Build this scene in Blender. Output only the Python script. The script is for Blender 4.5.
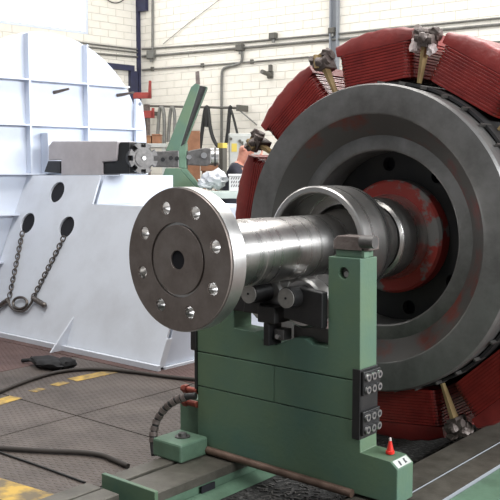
import bpy, bmesh, math, random
from mathutils import Vector, Matrix
from mathutils.geometry import tessellate_polygon
random.seed(7)
PI = math.pi
for o in list(bpy.data.objects): bpy.data.objects.remove(o, do_unlink=True)
SC = bpy.context.scene
COL = SC.collection

# ------------------------------------------------------------------ camera
FPX = 850.0; HOR = 172.0; EYE = 1.65
PITCH = math.atan((250 - HOR) / FPX); YAW = math.radians(40.3)
CAMP = Vector((2.6098, 0, EYE))
FH = Vector((-math.sin(YAW), math.cos(YAW), 0)); RT = Vector((math.cos(YAW), math.sin(YAW), 0)); ZU = Vector((0, 0, 1))
FW = FH * math.cos(PITCH) - ZU * math.sin(PITCH); UPV = ZU * math.cos(PITCH) + FH * math.sin(PITCH)
cd = bpy.data.cameras.new('camera'); cam = bpy.data.objects.new('camera', cd); COL.objects.link(cam)
cd.sensor_width = 36; cd.lens = 36 * FPX / 500; cd.clip_end = 200
m3 = Matrix((RT, UPV, -FW)).transposed()
cam.matrix_world = Matrix.Translation(CAMP) @ m3.to_4x4()
SC.camera = cam
# photograph pixel -> direction; the distance always comes from a plane or a stated depth
def ray(px, py): return FW + RT * ((px - 250) / FPX) + UPV * ((250 - py) / FPX)
def on(px, py, n, p):
    k = ray(px, py); n = Vector(n); return CAMP + k * ((Vector(p) - CAMP).dot(n) / k.dot(n))
def onY(px, py, y): return on(px, py, (0, 1, 0), (0, y, 0))
def onZ(px, py, z): return on(px, py, (0, 0, 1), (0, 0, z))
def onX(px, py, x): return on(px, py, (1, 0, 0), (x, 0, 0))
def at(px, py, d): return CAMP + ray(px, py) * d
def proj(P):
    d = Vector(P) - CAMP; z = d.dot(FW)
    return 250 + FPX * d.dot(RT) / z, 250 - FPX * d.dot(UPV) / z, z

# ------------------------------------------------------------------ light
SC.view_settings.view_transform = 'Standard'; SC.view_settings.look = 'None'
SC.view_settings.exposure = 0.0; SC.view_settings.gamma = 1.0; SC.view_settings.use_curve_mapping = False
w = bpy.data.worlds.new('world'); SC.world = w; w.use_nodes = True
bg = w.node_tree.nodes['Background']; bg.inputs[0].default_value = (0.92, 0.96, 1.0, 1); bg.inputs[1].default_value = 0.24
def area(name, loc, target, sx, sy, power, col):
    l = bpy.data.lights.new(name, 'AREA'); l.shape = 'RECTANGLE'; l.size = sx; l.size_y = sy; l.energy = power; l.color = col
    o = bpy.data.objects.new(name, l); COL.objects.link(o); o.location = loc
    o.rotation_euler = (Vector(target) - Vector(loc)).to_track_quat('-Z', 'Y').to_euler(); return o
# unseen roof skylight strips, one added fill strip, and the high window band of the right-hand hall wall
area('unseen_roof_light', (-1.5, 6.0, 9.0), (-1.5, 6.0, 0), 3.4, 17, 1450, (1, 0.98, 0.95))
area('unseen_roof_light', (-9.5, 6.0, 9.0), (-9.5, 6.0, 0), 2.2, 16, 520, (1, 0.98, 0.95))
area('unseen_roof_light', (-7.0, 11.0, 8.6), (-7.0, 11.8, 0), 17, 1.8, 330, (1, 0.98, 0.95))  # added fill strip that brightens the back wall
area('side_window_band', (9.5, 7.0, 4.6), (-6, 7.5, 1.2), 14, 2.4, 2500, (0.95, 0.98, 1))

# ------------------------------------------------------------------ materials
MATS = {}
def mat(name, c1, c2=None, rough=.6, metal=0.0, scale=6.0, bump=0.0, bscale=60.0, detail=6, lo=.35, hi=.65, r2=None, emit=None, stretch=None, spec=.5):
    m = bpy.data.materials.new(name); m.use_nodes = True; nt = m.node_tree; N = nt.nodes; L = nt.links
    b = N['Principled BSDF']; b.inputs['Base Color'].default_value = (*c1, 1); b.inputs['Roughness'].default_value = rough
    b.inputs['Metallic'].default_value = metal; b.inputs['Specular IOR Level'].default_value = spec
    tc = N.new('ShaderNodeTexCoord'); src = tc.outputs['Object']
    if stretch:
        mp = N.new('ShaderNodeMapping'); mp.inputs['Scale'].default_value = stretch; L.new(src, mp.inputs[0]); src = mp.outputs[0]
    if c2 or r2 is not None:
        nz = N.new('ShaderNodeTexNoise'); nz.inputs['Scale'].default_value = scale; nz.inputs['Detail'].default_value = detail
        nz.inputs['Roughness'].default_value = .62; L.new(src, nz.inputs['Vector'])
        mr = N.new('ShaderNodeMapRange'); mr.inputs[1].default_value = lo; mr.inputs[2].default_value = hi; L.new(nz.outputs[0], mr.inputs[0])
        if c2:
            mx = N.new('ShaderNodeMix'); mx.data_type = 'RGBA'; mx.inputs[6].default_value = (*c1, 1); mx.inputs[7].default_value = (*c2, 1)
            L.new(mr.outputs[0], mx.inputs[0]); L.new(mx.outputs[2], b.inputs['Base Color'])
        if r2 is not None:
            rr = N.new('ShaderNodeMapRange'); rr.inputs[3].default_value = rough; rr.inputs[4].default_value = r2
            L.new(mr.outputs[0], rr.inputs[0]); L.new(rr.outputs[0], b.inputs['Roughness'])
    if bump:
        n2 = N.new('ShaderNodeTexNoise'); n2.inputs['Scale'].default_value = bscale; n2.inputs['Detail'].default_value = 4; L.new(src, n2.inputs['Vector'])
        bp = N.new('ShaderNodeBump'); bp.inputs['Strength'].default_value = bump; bp.inputs['Distance'].default_value = .01
        L.new(n2.outputs[0], bp.inputs['Height']); L.new(bp.outputs[0], b.inputs['Normal'])
    if emit:
        b.inputs['Emission Color'].default_value = (*emit[0], 1); b.inputs['Emission Strength'].default_value = emit[1]
    MATS[name] = m; return m
def lin(r, g, b):
    f = lambda v: ((v / 255 + .055) / 1.055) ** 2.4 if v > 10 else v / 255 / 12.92
    return (f(r), f(g), f(b))
mat('green', lin(77, 105, 92), lin(90, 112, 88), rough=.45, scale=2.5, bump=.12, bscale=40)
mat('green_light', lin(94, 122, 102), lin(78, 102, 84), rough=.5, scale=6, bump=.1)
mat('steel', (.70, .69, .675), (.54, .52, .505), rough=.24, r2=.34, metal=1, scale=1.5, stretch=(0, 14, 0), lo=.3, hi=.7, detail=1)
mat('steel_flange_side', (.62, .61, .60), (.5, .49, .48), rough=.28, r2=.4, metal=1, scale=8)
mat('flange_face', (.30, .262, .24), (.20, .165, .148), rough=.42, r2=.58, metal=.75, scale=7, bump=.06, bscale=90)
mat('ring_steel', (.27, .265, .26), (.16, .157, .153), rough=.38, r2=.55, metal=.75, scale=5, bump=.08, bscale=50)
mat('dark_red_steel', (.10, .095, .09), (.19, .045, .035), rough=.45, metal=.5, scale=3.6, lo=.52, hi=.66, bump=.1)
mat('hub_red', lin(140, 45, 38), (.17, .165, .16), rough=.5, scale=3.2, lo=.5, hi=.54, bump=.1)
mat('dark_iron', (.022, .023, .026), (.035, .033, .032), rough=.6, metal=.3, scale=6)
mat('coil_red', lin(136, 40, 35), lin(114, 29, 27), rough=.26, scale=8, bump=.15, bscale=30)
mat('shoe_red', lin(130, 40, 36), lin(112, 31, 29), rough=.42, scale=7, bump=.35, bscale=22)
mat('tan_wood', lin(160, 138, 96), lin(128, 104, 70), rough=.7, scale=10, stretch=(1, 1, 6))
mat('clamp_grey', lin(118, 108, 104), lin(84, 74, 70), rough=.5, metal=.4, scale=14, bump=.3)
mat('white_cloth', lin(222, 212, 210), lin(190, 170, 168), rough=.9, scale=20, bump=.4)
mat('black_paint', (.008, .008, .009), (.016, .015, .015), rough=.45, scale=10, bump=.1)
mat('axle_face', (.24, .23, .22), (.34, .33, .31), rough=.5, metal=.6, scale=18)
mat('bolt_steel', (.5, .5, .5), rough=.35, metal=1)
mat('bolt_dark', (.10, .096, .095), (.16, .154, .15), rough=.45, metal=.8, scale=20)
mat('white_paint', lin(208, 215, 228), lin(198, 205, 218), rough=.42, scale=2.2, lo=.45, hi=.75)
mat('white_dirty', lin(216, 221, 230), lin(196, 199, 206), rough=.5, scale=1.6, lo=.45, hi=.8)
mat('rib_grey', lin(176, 180, 196), rough=.5)
mat('grey_paint', lin(194, 188, 190), lin(176, 170, 172), rough=.5, scale=4)
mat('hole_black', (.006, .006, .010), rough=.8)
mat('chain_steel', (.22, .20, .18), (.12, .10, .09), rough=.4, metal=.9, scale=30)
mat('bed_top', (.075, .068, .055), (.12, .11, .092), rough=.5, metal=.35, scale=9, bump=.1)
mat('concrete', lin(104, 94, 88), lin(82, 74, 70), rough=.8, scale=1.4, bump=.3, bscale=30)
mat('chips', (.03, .029, .028), (.13, .125, .12), rough=.7, scale=40, lo=.5, hi=.7, bump=.8, bscale=70)
mat('yellow_paint', lin(186, 152, 70), lin(104, 92, 72), rough=.7, scale=7, lo=.38, hi=.62)
mat('block_white', lin(230, 226, 216), lin(220, 215, 204), rough=.8, scale=1.6, bump=.25, bscale=25)
mat('mortar', lin(188, 186, 180), rough=.9)
mat('navy', lin(42, 46, 78), lin(34, 36, 62), rough=.5, scale=4)
mat('conduit', lin(128, 128, 124), lin(104, 104, 100), rough=.45, metal=.3, scale=8)
mat('grey_column', lin(132, 136, 142), rough=.6)
mat('box_dark', lin(84, 82, 76), rough=.6)
mat('orange_red', lin(160, 62, 54), lin(128, 50, 46), rough=.6, scale=9)
mat('carton', lin(150, 110, 80), lin(126, 90, 64), rough=.85, scale=6)
mat('board_orange', lin(152, 108, 80), lin(130, 90, 66), rough=.8, scale=8)
mat('rubber', (.012, .012, .012), rough=.55)
mat('rubber_brown', (.035, .028, .024), rough=.7)
mat('red_plastic', lin(205, 40, 30), rough=.35)
mat('copper', lin(158, 82, 66), lin(110, 54, 46), rough=.4, metal=.6, scale=20)
mat('skin', lin(206, 150, 130), lin(186, 124, 106), rough=.55, scale=9)
mat('shirt', lin(48, 48, 58), lin(36, 36, 44), rough=.9, scale=20, bump=.3)
mat('trousers', lin(44, 50, 70), rough=.9)
mat('shoe_black', (.01, .01, .01), rough=.5)
mat('plastic_bag', lin(226, 228, 230), lin(176, 178, 184), rough=.35, scale=9, bump=.6, bscale=14)
mat('cabinet_grey', lin(186, 188, 184), lin(168, 170, 166), rough=.6, scale=5)
mat('yellow_label', lin(206, 184, 88), rough=.6)
mat('bench_pale', lin(196, 206, 200), lin(170, 184, 176), rough=.5, scale=6)
mat('window_glow', (1, 1, 1), rough=.4, emit=((1, 1, 1), 6.0))
mat('ink', lin(70, 70, 74), rough=.8)
mat('rod_rust', lin(120, 98, 86), lin(90, 70, 60), rough=.55, metal=.4, scale=12)
mat('paper', lin(214, 214, 212), rough=.9)
mat('jacket_black', (.013, .013, .015), rough=.85, bump=.5, bscale=12)
# checker plate: fine raised lozenges as relief on a worn steel plate
def plate_mat(name, c1, c2):
    m = mat(name, c1, c2, rough=.5, r2=.65, metal=.25, scale=1.7)
    nt = m.node_tree; N = nt.nodes; L = nt.links; b = N['Principled BSDF']
    tc = N.new('ShaderNodeTexCoord'); hs = []
    for ang in (PI / 4, -PI / 4):
        mp = N.new('ShaderNodeMapping'); mp.inputs['Rotation'].default_value = (0, 0, ang); mp.inputs['Scale'].default_value = (16, 34, 1); L.new(tc.outputs['Object'], mp.inputs[0])
        v = N.new('ShaderNodeTexVoronoi'); v.inputs['Scale'].default_value = 1; v.inputs['Randomness'].default_value = 0; L.new(mp.outputs[0], v.inputs['Vector'])
        mr = N.new('ShaderNodeMapRange'); mr.inputs[1].default_value = .36; mr.inputs[2].default_value = .22; L.new(v.outputs['Distance'], mr.inputs[0]); hs.append(mr)
    mx = N.new('ShaderNodeMath'); mx.operation = 'MAXIMUM'; L.new(hs[0].outputs[0], mx.inputs[0]); L.new(hs[1].outputs[0], mx.inputs[1])
    bp = N.new('ShaderNodeBump'); bp.inputs['Strength'].default_value = .9; bp.inputs['Distance'].default_value = .008
    L.new(mx.outputs[0], bp.inputs['Height']); L.new(bp.outputs[0], b.inputs['Normal'])
plate_mat('checker', lin(97, 87, 81), lin(74, 67, 63))
plate_mat('checker_red', lin(106, 80, 74), lin(84, 65, 61))

# ------------------------------------------------------------------ mesh helpers
def frame(o, u, v, w):
    u, v, w, o = Vector(u), Vector(v), Vector(w), Vector(o)
    return Matrix(((u.x, v.x, w.x, o.x), (u.y, v.y, w.y, o.y), (u.z, v.z, w.z, o.z), (0, 0, 0, 1)))
FY = lambda y: frame((0, y, 0), (1, 0, 0), (0, 0, 1), (0, 1, 0))      # polygon in (x,z), pushed along +y
FX = lambda x: frame((x, 0, 0), (0, 1, 0), (0, 0, 1), (1, 0, 0))      # polygon in (y,z), pushed along +x
FZ = lambda z: frame((0, 0, z), (1, 0, 0), (0, 1, 0), (0, 0, 1))
class MB:
    def __init__(s): s.v = []; s.f = []
    def add(s, vs, fs):
        n = len(s.v); s.v += [tuple(a) for a in vs]; s.f += [tuple(i + n for i in f) for f in fs]; return s
    def box(s, x0, x1, y0, y1, z0, z1, M=None):
        vs = [Vector((x, y, z)) for x in (x0, x1) for y in (y0, y1) for z in (z0, z1)]
        if M: vs = [M @ a for a in vs]
        return s.add(vs, [(0, 1, 3, 2), (4, 6, 7, 5), (0, 4, 5, 1), (2, 3, 7, 6), (0, 2, 6, 4), (1, 5, 7, 3)])
    def prism(s, outer, th, M, holes=()):
        loops = [list(outer)] + [list(h) for h in holes]
        tri = tessellate_polygon([[Vector((a[0], a[1], 0)) for a in l] for l in loops])
        pts = [a for l in loops for a in l]; n = len(pts)
        vs = [M @ Vector((a[0], a[1], 0)) for a in pts] + [M @ Vector((a[0], a[1], th)) for a in pts]
        fs = [tuple(t) for t in tri] + [tuple(i + n for i in reversed(t)) for t in tri]
        k = 0
        for l in loops:
            q = len(l)
            for i in range(q):
                a, b = k + i, k + (i + 1) % q; fs.append((a, b, b + n, a + n))
            k += q
        return s.add(vs, fs)
    def lathe(s, prof, M=None, seg=64, closed=False):      # prof of (axial, radius) round local Y
        vs = []; fs = []; n = len(prof)
        for i in range(seg):
            a = 2 * PI * i / seg
            for (y, r) in prof: vs.append(Vector((r * math.cos(a), y, r * math.sin(a))))
        if M: vs = [M @ a for a in vs]
        for i in range(seg):
            j = (i + 1) % seg
            for k in range(n if closed else n - 1):
                l = (k + 1) % n; fs.append((i * n + k, i * n + l, j * n + l, j * n + k))
        if not closed:
            if prof[0][1] > 1e-6: fs.append(tuple(i * n for i in range(seg)))
            if prof[-1][1] > 1e-6: fs.append(tuple(i * n + n - 1 for i in reversed(range(seg))))
        return s.add(vs, fs)
    def cyl(s, a, b, r, seg=20, r2=None):
        a, b = Vector(a), Vector(b); d = b - a; M = Matrix.Translation(a) @ d.to_track_quat('Y', 'Z').to_matrix().to_4x4()
        return s.lathe([(0, r), (d.length, r if r2 is None else r2)], M, seg)
    def tube(s, pts, r, seg=10, smooth=0):
        pts = [Vector(p) for p in pts]
        for _ in range(smooth):
            q = [pts[0]]
            for a, b in zip(pts, pts[1:]): q += [a.lerp(b, .25), a.lerp(b, .75)]
            pts = q + [pts[-1]]
        n = len(pts); vs = []; fs = []; pu = None
        for i, p in enumerate(pts):
            t = (pts[min(i + 1, n - 1)] - pts[max(i - 1, 0)]).normalized()
            u = (Vector((0, 0, 1)) if pu is None else pu); u = u - t * u.dot(t)
            if u.length < 1e-4: u = Vector((1, 0, 0)) - t * t.x
            u.normalize(); pu = u; v = t.cross(u)
            for k in range(seg):
                a = 2 * PI * k / seg; vs.append(p + (u * math.cos(a) + v * math.sin(a)) * r)
        for i in range(n - 1):
            for k in range(seg):
                l = (k + 1) % seg; fs.append((i * seg + k, i * seg + l, (i + 1) * seg + l, (i + 1) * seg + k))
        fs.append(tuple(range(seg))[::-1]); fs.append(tuple((n - 1) * seg + k for k in range(seg)))
        return s.add(vs, fs)
    def hull(s, pts):
        bm = bmesh.new()
        for p in pts: bm.verts.new(p)
        r = bmesh.ops.convex_hull(bm, input=bm.verts); bm.verts.index_update()
        bad = [g for g in r['geom_interior'] if isinstance(g, bmesh.types.BMVert)]
        bmesh.ops.delete(bm, geom=bad, context='VERTS'); bm.verts.index_update()
        vs = [v.co.copy() for v in bm.verts]; fs = [[v.index for v in f.verts] for f in bm.faces]; bm.free(); return s.add(vs, fs)
    def blob(s, c, rx, ry, rz, seed=0, amp=.15, sub=2):
        bm = bmesh.new(); bmesh.ops.create_icosphere(bm, subdivisions=sub, radius=1); rnd = random.Random(seed)
        ph = [rnd.uniform(0, 6) for _ in range(6)]
        for v in bm.verts:
            p = v.co; k = 1 + amp * (math.sin(4 * p.x + ph[0]) * math.sin(5 * p.y + ph[1]) + .7 * math.sin(9 * p.z + ph[2]) * math.sin(8 * p.x + ph[3]))
            v.co = Vector((p.x * rx * k, p.y * ry * k, p.z * rz * k)) + Vector(c)
        bm.verts.index_update(); vs = [v.co.copy() for v in bm.verts]; fs = [[v.index for v in f.verts] for f in bm.faces]; bm.free(); return s.add(vs, fs)
    def mesh(s, name):
        me = bpy.data.meshes.new(name); me.from_pydata(s.v, [], s.f); me.update()
        bm = bmesh.new(); bm.from_mesh(me); bmesh.ops.recalc_face_normals(bm, faces=bm.faces); bm.to_mesh(me); bm.free(); return me
    def build(s, name, m, parent=None, smooth=None, bevel=0, origin=None):
        me = s.mesh(name)
        if origin is not None: me.transform(Matrix.Translation(-Vector(origin)))
        me.materials.append(MATS[m]); o = bpy.data.objects.new(name, me); COL.objects.link(o)
        if origin is not None: o.location = origin
        if parent:
            o.parent = parent; o.matrix_parent_inverse = world_of(parent).inverted()
        if smooth:
            for p in me.polygons: p.use_smooth = True
            me.set_sharp_from_angle(angle=math.radians(smooth))
        if bevel:
            b = o.modifiers.new('bevel', 'BEVEL'); b.width = bevel; b.segments = 2; b.limit_method = 'ANGLE'; b.angle_limit = math.radians(40)
        return o
def world_of(o):
    M = Matrix.LocRotScale(o.location, o.rotation_euler, o.scale)
    return world_of(o.parent) @ o.matrix_parent_inverse @ M if o.parent else M
def tag(o, label, cat, group=None, kind=None):
    o['label'] = label; o['category'] = cat
    if group: o['group'] = group
    if kind: o['kind'] = kind
    return o
def thing(name, loc, label, cat, group=None):
    o = bpy.data.objects.new(name, None); COL.objects.link(o); o.location = loc; o.empty_display_size = .1
    return tag(o, label, cat, group)
def struct(o, label=None, cat='wall'):
    o['kind'] = 'structure'; o['label'] = label; o['category'] = cat; return o
def circ(cx, cy, r, n=32, a0=0): return [(cx + r * math.cos(a0 + 2 * PI * i / n), cy + r * math.sin(a0 + 2 * PI * i / n)) for i in range(n)]
def copy_part(src, parent, M):
    c = src.copy(); COL.objects.link(c); c.parent = parent; c.matrix_parent_inverse = world_of(parent).inverted(); c.matrix_basis = M; return c

# ================================================================== floor
fl = struct(MB().box(-20, 12, -2, 17, -.30, -.028).build('floor', 'concrete'), 'dark worn workshop floor with steel checker plates', 'floor')
plates = []
def plate(x0, x1, y0, y1, m): 
    g = .006; return MB().box(x0 + g, x1 - g, y0 + g, y1 - g, -.026, 0).build('floor_plate', m, fl)
xs = [-9.5, -7.4, -5.3, -3.45, -1.95, -.80]
ys = [-.6, .9, 2.4, 3.55, 4.7]
for i in range(len(xs) - 1):
    for j in range(len(ys) - 1): plate(xs[i], xs[i + 1], ys[j], ys[j + 1], 'checker_red' if (i <= 2 and j >= 3) else 'checker')
for i in range(len(xs) - 2): plate(xs[i], xs[i + 1], 4.7, 9.0, 'checker_red')
plate(-1.95, -.80, 4.7, 9.0, 'checker')
MB().box(-20, -9.5, -2, 17, -.026, -.002).build('floor_slab', 'concrete', fl)
MB().box(-9.5, 12, 9.0, 17, -.026, -.002).build('floor_slab', 'concrete', fl)
MB().box(1.0, 12, -2, 9.0, -.026, -.002).build('floor_slab', 'concrete', fl)
MB().box(-9.5, 1.0, -2, -.6, -.026, -.002).build('floor_slab', 'concrete', fl)
MB().box(-.8, 1.0, -.6, 9.0, -.026, -.004).build('floor_slab', 'chips', fl)
# yellow floor marking, worn into dashes
def strip(p, q, wd, name='floor_marking'):
    a, b = onZ(*p, .002), onZ(*q, .002); d = (b - a).normalized(); n = Vector((-d.y, d.x, 0)) * wd / 2; u = Vector((0, 0, .0015))
    MB().hull([a + n, a - n, b + n, b - n, a + n + u, a - n + u, b + n + u, b - n + u]).build(name, 'yellow_paint', fl)
strip((-30, 411), (16, 397), .13); strip((32, 391.5), (42, 388.5), .08); strip((54, 385.5), (66, 382), .09); strip((72, 380), (113, 371.5), .13)
strip((-40, 476), (47, 503), .20)
# loose swarf lying on the floor between the two beds
sw = MB(); rnd = random.Random(3)
for i in range(900):
    x = rnd.uniform(-.18, .42); y = rnd.uniform(2.75, 4.2); s_ = rnd.uniform(.004, .012); a = rnd.uniform(0, PI)
    M = Matrix.Translation((x, y, -.003)) @ Matrix.Rotation(a, 4, 'Z'); sw.box(-s_ * 2, s_ * 2, -s_ * .5, s_ * .5, 0, s_ * .5, M)
tag(sw.build('metal_swarf', 'bolt_dark'), 'scattered metal swarf on the dark floor between the green bed rails', 'swarf', kind='stuff')

# ================================================================== hall walls
WB = at(240, 100, 20.0); hb = math.radians(-94); WD = -Vector((math.sin(hb), math.cos(hb), 0)); WN = Vector((-math.cos(hb), math.sin(hb), 0)) * 1.0
WN = Vector((WD.y, -WD.x, 0))                     # towards the camera
corner = on(140, 120, WN, WB); corner.z = 0
hl = math.radians(6); LD = -Vector((math.sin(hl), math.cos(hl), 0)); LN = Vector((-LD.y, LD.x, 0))     # left wall runs from the corner towards the viewer
if LN.dot(CAMP - corner) < 0: LN = -LN
FB = frame(corner, WD, ZU, WN); FL = frame(corner, LD, ZU, LN)
def onB(px, py, off=0): return on(px, py, WN, corner + WN * off)
def onL(px, py, off=0): return on(px, py, LN, corner + LN * off)
def sB(P): return (P - corner).dot(WD)
def sL(P): return (P - corner).dot(LD)
BH = 9.0
wb = struct(MB().box(-.3, 24, 0, BH, -.3, 0, FB).build('wall_back', 'mortar'), 'white painted concrete block wall of the hall', 'wall')
bw, bh, gap = .475, .178, .010
W0 = (sL(onL(88, 38)), sL(onL(88, 38)) + 6.0, round(onL(88, 35).z / bh) * bh, 45 * bh)      # the bright window: s0,s1,z0,z1
wl = struct(MB().prism([(0, 0), (18, 0), (18, BH), (0, BH)], -.3, FL, [[(W0[0], W0[2]), (W0[1], W0[2]), (W0[1], W0[3]), (W0[0], W0[3])]]).build('wall_left', 'mortar'), 'white painted block wall with a large bright window', 'wall')
def bricks(parent, F, s0, s1, limit, skip, vis):
    unit = MB().box(gap / 2, bw - gap / 2, gap / 2, bh - gap / 2, -.01, .012).mesh('block'); unit.materials.append(MATS['block_white'])
    cells = []; part_cells = []
    for j in range(int(BH / bh)):
        off = (bw / 2 if j % 2 else 0)
        for i in range(-1, int((s1 - s0) / bw) + 1):
            s = s0 + i * bw + off
            if s < s0 - .24 or s + bw > s1: continue
            cut = skip(s, j * bh)
            if cut:
                for (ca, cb_) in cut:
                    if cb_ - ca > .03: part_cells.append((ca, cb_, j * bh))
                continue
            P = F @ Vector((s + bw / 2, j * bh + bh / 2, 0)); cells.append((not vis(P), proj(P)[2], s, j * bh))
    cells.sort()
    rest = MB(); n = 0
    for hid, d, s, z in cells:
        if not hid and n < limit:
            o = bpy.data.objects.new('block', unit); COL.objects.link(o); o.parent = parent
            o.matrix_basis = F @ Matrix.Translation((s, z, random.uniform(-.002, .002))); n += 1
        else: rest.box(s + gap / 2, s + bw - gap / 2, z + gap / 2, z + bh - gap / 2, -.01, .012, F)
    for ca, cb_, z in part_cells: rest.box(ca + gap / 2, cb_ - gap / 2, z + gap / 2, z + bh - gap / 2, -.01, .012, F)
    o = rest.build('block_courses', 'block_white', parent); o['kind'] = 'stuff'
def visB(P):
    x, y, z = proj(P); return z > 0 and 138 < x < 505 and -5 < y < 200 and ((x - 385) / 150) ** 2 + ((y - 235) / 205) ** 2 > 1
def visL(P):
    x, y, z = proj(P); return z > 0 and 60 < x < 142 and -5 < y < 90
bricks(wb, FB, 0, 24, 298, lambda s, z: False, visB)
bricks(wl, FL, 0, 18, 298, lambda s, z: [(s, min(s + bw, W0[0])), (max(s, W0[1]), s + bw)] if (W0[0] - bw < s < W0[1] and W0[2] - .01 < z < W0[3] - .01) else None, visL)
# the bright window: frame, mullions and a daylight-filled pane
w1 = MB(); fw = .07
w1.prism([(W0[0], W0[2]), (W0[1], W0[2]), (W0[1], W0[3]), (W0[0], W0[3])], .07, FL @ Matrix.Translation((0, 0, -.06)), [[(W0[0] + fw, W0[2] + fw), (W0[1] - fw, W0[2] + fw), (W0[1] - fw, W0[3] - fw), (W0[0] + fw, W0[3] - fw)]])
wf = struct(w1.build('window_1', 'white_paint'), 'large overexposed hall window above the round white machine plate', 'window')
for k in range(3):
    for q in range(2):
        sa = W0[0] + fw + k * (W0[1] - W0[0] - 2 * fw) / 3; sb = W0[0] + fw + (k + 1) * (W0[1] - W0[0] - 2 * fw) / 3
        za_ = W0[2] + fw + q * (W0[3] - W0[2] - 2 * fw) / 2; zb = W0[2] + fw + (q + 1) * (W0[3] - W0[2] - 2 * fw) / 2
        MB().box(sa + .015, sb - .015, za_ + .015, zb - .015, -.05, -.04, FL).build('pane', 'window_glow', wf)
# steel columns and portal
cB = lambda s, z0, z1, hw, d: (s - hw, s + hw, z0, z1, .012, d)
zt = lambda px, py: onB(px, py).z
s138 = sB(onB(139, 60))
t1 = struct(MB().box(s138 - .17, s138 - .04, 0, BH, .013, .10, FB).box(s138 - .04, s138 + .0, 0, BH, .05, .065, FB).box(s138, s138 + .08, 0, BH, .013, .10, FB).build('trim_1', 'navy'), 'dark navy steel column in the corner of the hall', 'column')
MB().box(s138 + .09, s138 + .36, zt(142, 12), zt(142, 12) + 2.6, .013, .12, FB).build('gusset_plate', 'navy', t1)
s336 = sB(onB(336, 20))
struct(MB().box(s336 - .10, s336 - .07, 0, BH, .013, .12, FB).box(s336 - .07, s336 + .07, 0, BH, .03, .05, FB).box(s336 + .07, s336 + .10, 0, BH, .013, .12, FB).build('trim_2', 'grey_column'), 'grey steel column against the block wall above the red coils', 'column')
a, b = onL(108, 65), onL(136, 65)
pm = MB()
z0, z1 = onL(122, 70.5).z, onL(122, 65).z
pm.box(.25, sL(onL(100, 68)) + .8, z0, z1, .013, .14, FL).box(sL(onL(135, 80)), sL(onL(128, 80)), 0, z0, .013, .13, FL)
struct(pm.build('door_1', 'navy'), 'dark navy steel door portal on the left hall wall', 'door')
# conduits
def conduit(pts, r, label, fn=onB, off=.05, m='conduit', cat='pipe', smooth=0, name='wall_conduit', group=None):
    return tag(MB().tube([fn(*p, off) for p in pts], r, 8, smooth).build(name, m, None, 40), label, cat, group)
conduit([(142, 49), (250, 41.5), (345, 33), (520, 16)], .022, 'upper thin grey conduit running across the block wall')
conduit([(142, 56.5), (240, 48), (345, 38.5), (520, 22.5)], .028, 'thick grey conduit with junction boxes across the block wall')
conduit([(142, 70), (250, 62), (320, 56), (520, 40)], .020, 'lower thin grey conduit clipped to the block wall')
conduit([(152.5, -8), (152.5, 50)], .030, 'vertical grey conduit dropping into a junction box near the corner')
conduit([(242, 50), (242.5, 58), (241, 63), (236, 65), (228, 66.5), (222.5, 69), (221.5, 76), (221.5, 180)], .032, 'grey conduit bending down the block wall to the cabinet', smooth=2)
conduit([(163, 44), (190, 22), (219, 0), (226, -6)], .008, 'thin slanting cable on the white block wall', cat='cable', name='wall_cable', smooth=0)
conduit([(60, 40), (88, 43.5), (138, 49.5)], .022, 'topmost thin conduit on the left wall beside the navy column', fn=onL)
conduit([(60, 44), (88, 47), (138, 52.5)], .020, 'middle thin conduit on the left wall beside the navy column', fn=onL)
conduit([(60, 49), (96, 53.5), (138, 57)], .026, 'lowest thick conduit on the left wall beside the navy column', fn=onL)
conduit([(104, -3), (110, 2), (117, 3.5), (124, 0), (127, -4)], .012, 'dark cable loop drooping at the top of the left wall', fn=onL, m='rubber', cat='cable', name='wall_cable', smooth=2)
def jbox(px, py, hw, hh, label, m='box_dark'):
    P = onB(px, py); s, z = sB(P), P.z
    t = thing('junction_box', FB @ Vector((s, z, .012)), label, 'junction box')
    MB().box(s - hw, s + hw, z - hh, z + hh, .013, .13, FB).build('box_body', m, t, bevel=.012)
    MB().box(s - hw * .86, s + hw * .86, z - hh * .86, z + hh * .86, .131, .142, FB).build('cover', m, t, bevel=.004)
    MB().cyl(FB @ Vector((s, z - hh - .07, .07)), FB @ Vector((s, z - hh + .01, .07)), .04, 12).build('gland', 'conduit', t)
jbox(153, 55, .11, .11, 'pale grey junction box below the vertical conduit', 'conduit')
jbox(242, 48, .10, .075, 'dark junction box above the bending conduit')
jbox(275, 36.5, .09, .07, 'dark junction box on the upper conduit left of the grey column')
jbox(334, 31, .08, .06, 'small dark junction box beside the grey column and coil tops')
for k, (px, py) in enumerate([(153.5, 69), (203.5, 65.5), (253, 61.7)]):
    P = onB(px, py); s, z = sB(P), P.z
    MBt = MB().box(s - .04, s + .04, z - .05, z + .05, .013, .075, FB).build('pipe_clip', 'box_dark', None, bevel=.01)
    tag(MBt, ['dark pipe clip on lower conduit near the navy column', 'dark pipe clip on lower conduit above the green arm', 'dark pipe clip on lower conduit nearest the coils'][k], 'pipe clip', 'clips on the lower conduit')
# wall bracket with a short arm
P = onB(271.5, 74); s, z = sB(P), P.z
t = thing('wall_bracket', FB @ Vector((s, z, .012)), 'small dark wall bracket with short arm left of the red coils', 'bracket')
MB().box(s - .09, s + .07, z - .10, z + .06, .013, .06, FB).build('back_plate', 'box_dark', t, bevel=.01)
MB().cyl(FB @ Vector((s, z - .03, .06)), FB @ Vector((s, z + .02, .38)), .05, 14).build('arm', 'box_dark', t, 40)
MB().box(s - .03, s + .05, z + .05, z + .20, .02, .09, FB).build('lug', 'box_dark', t, bevel=.01)
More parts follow.
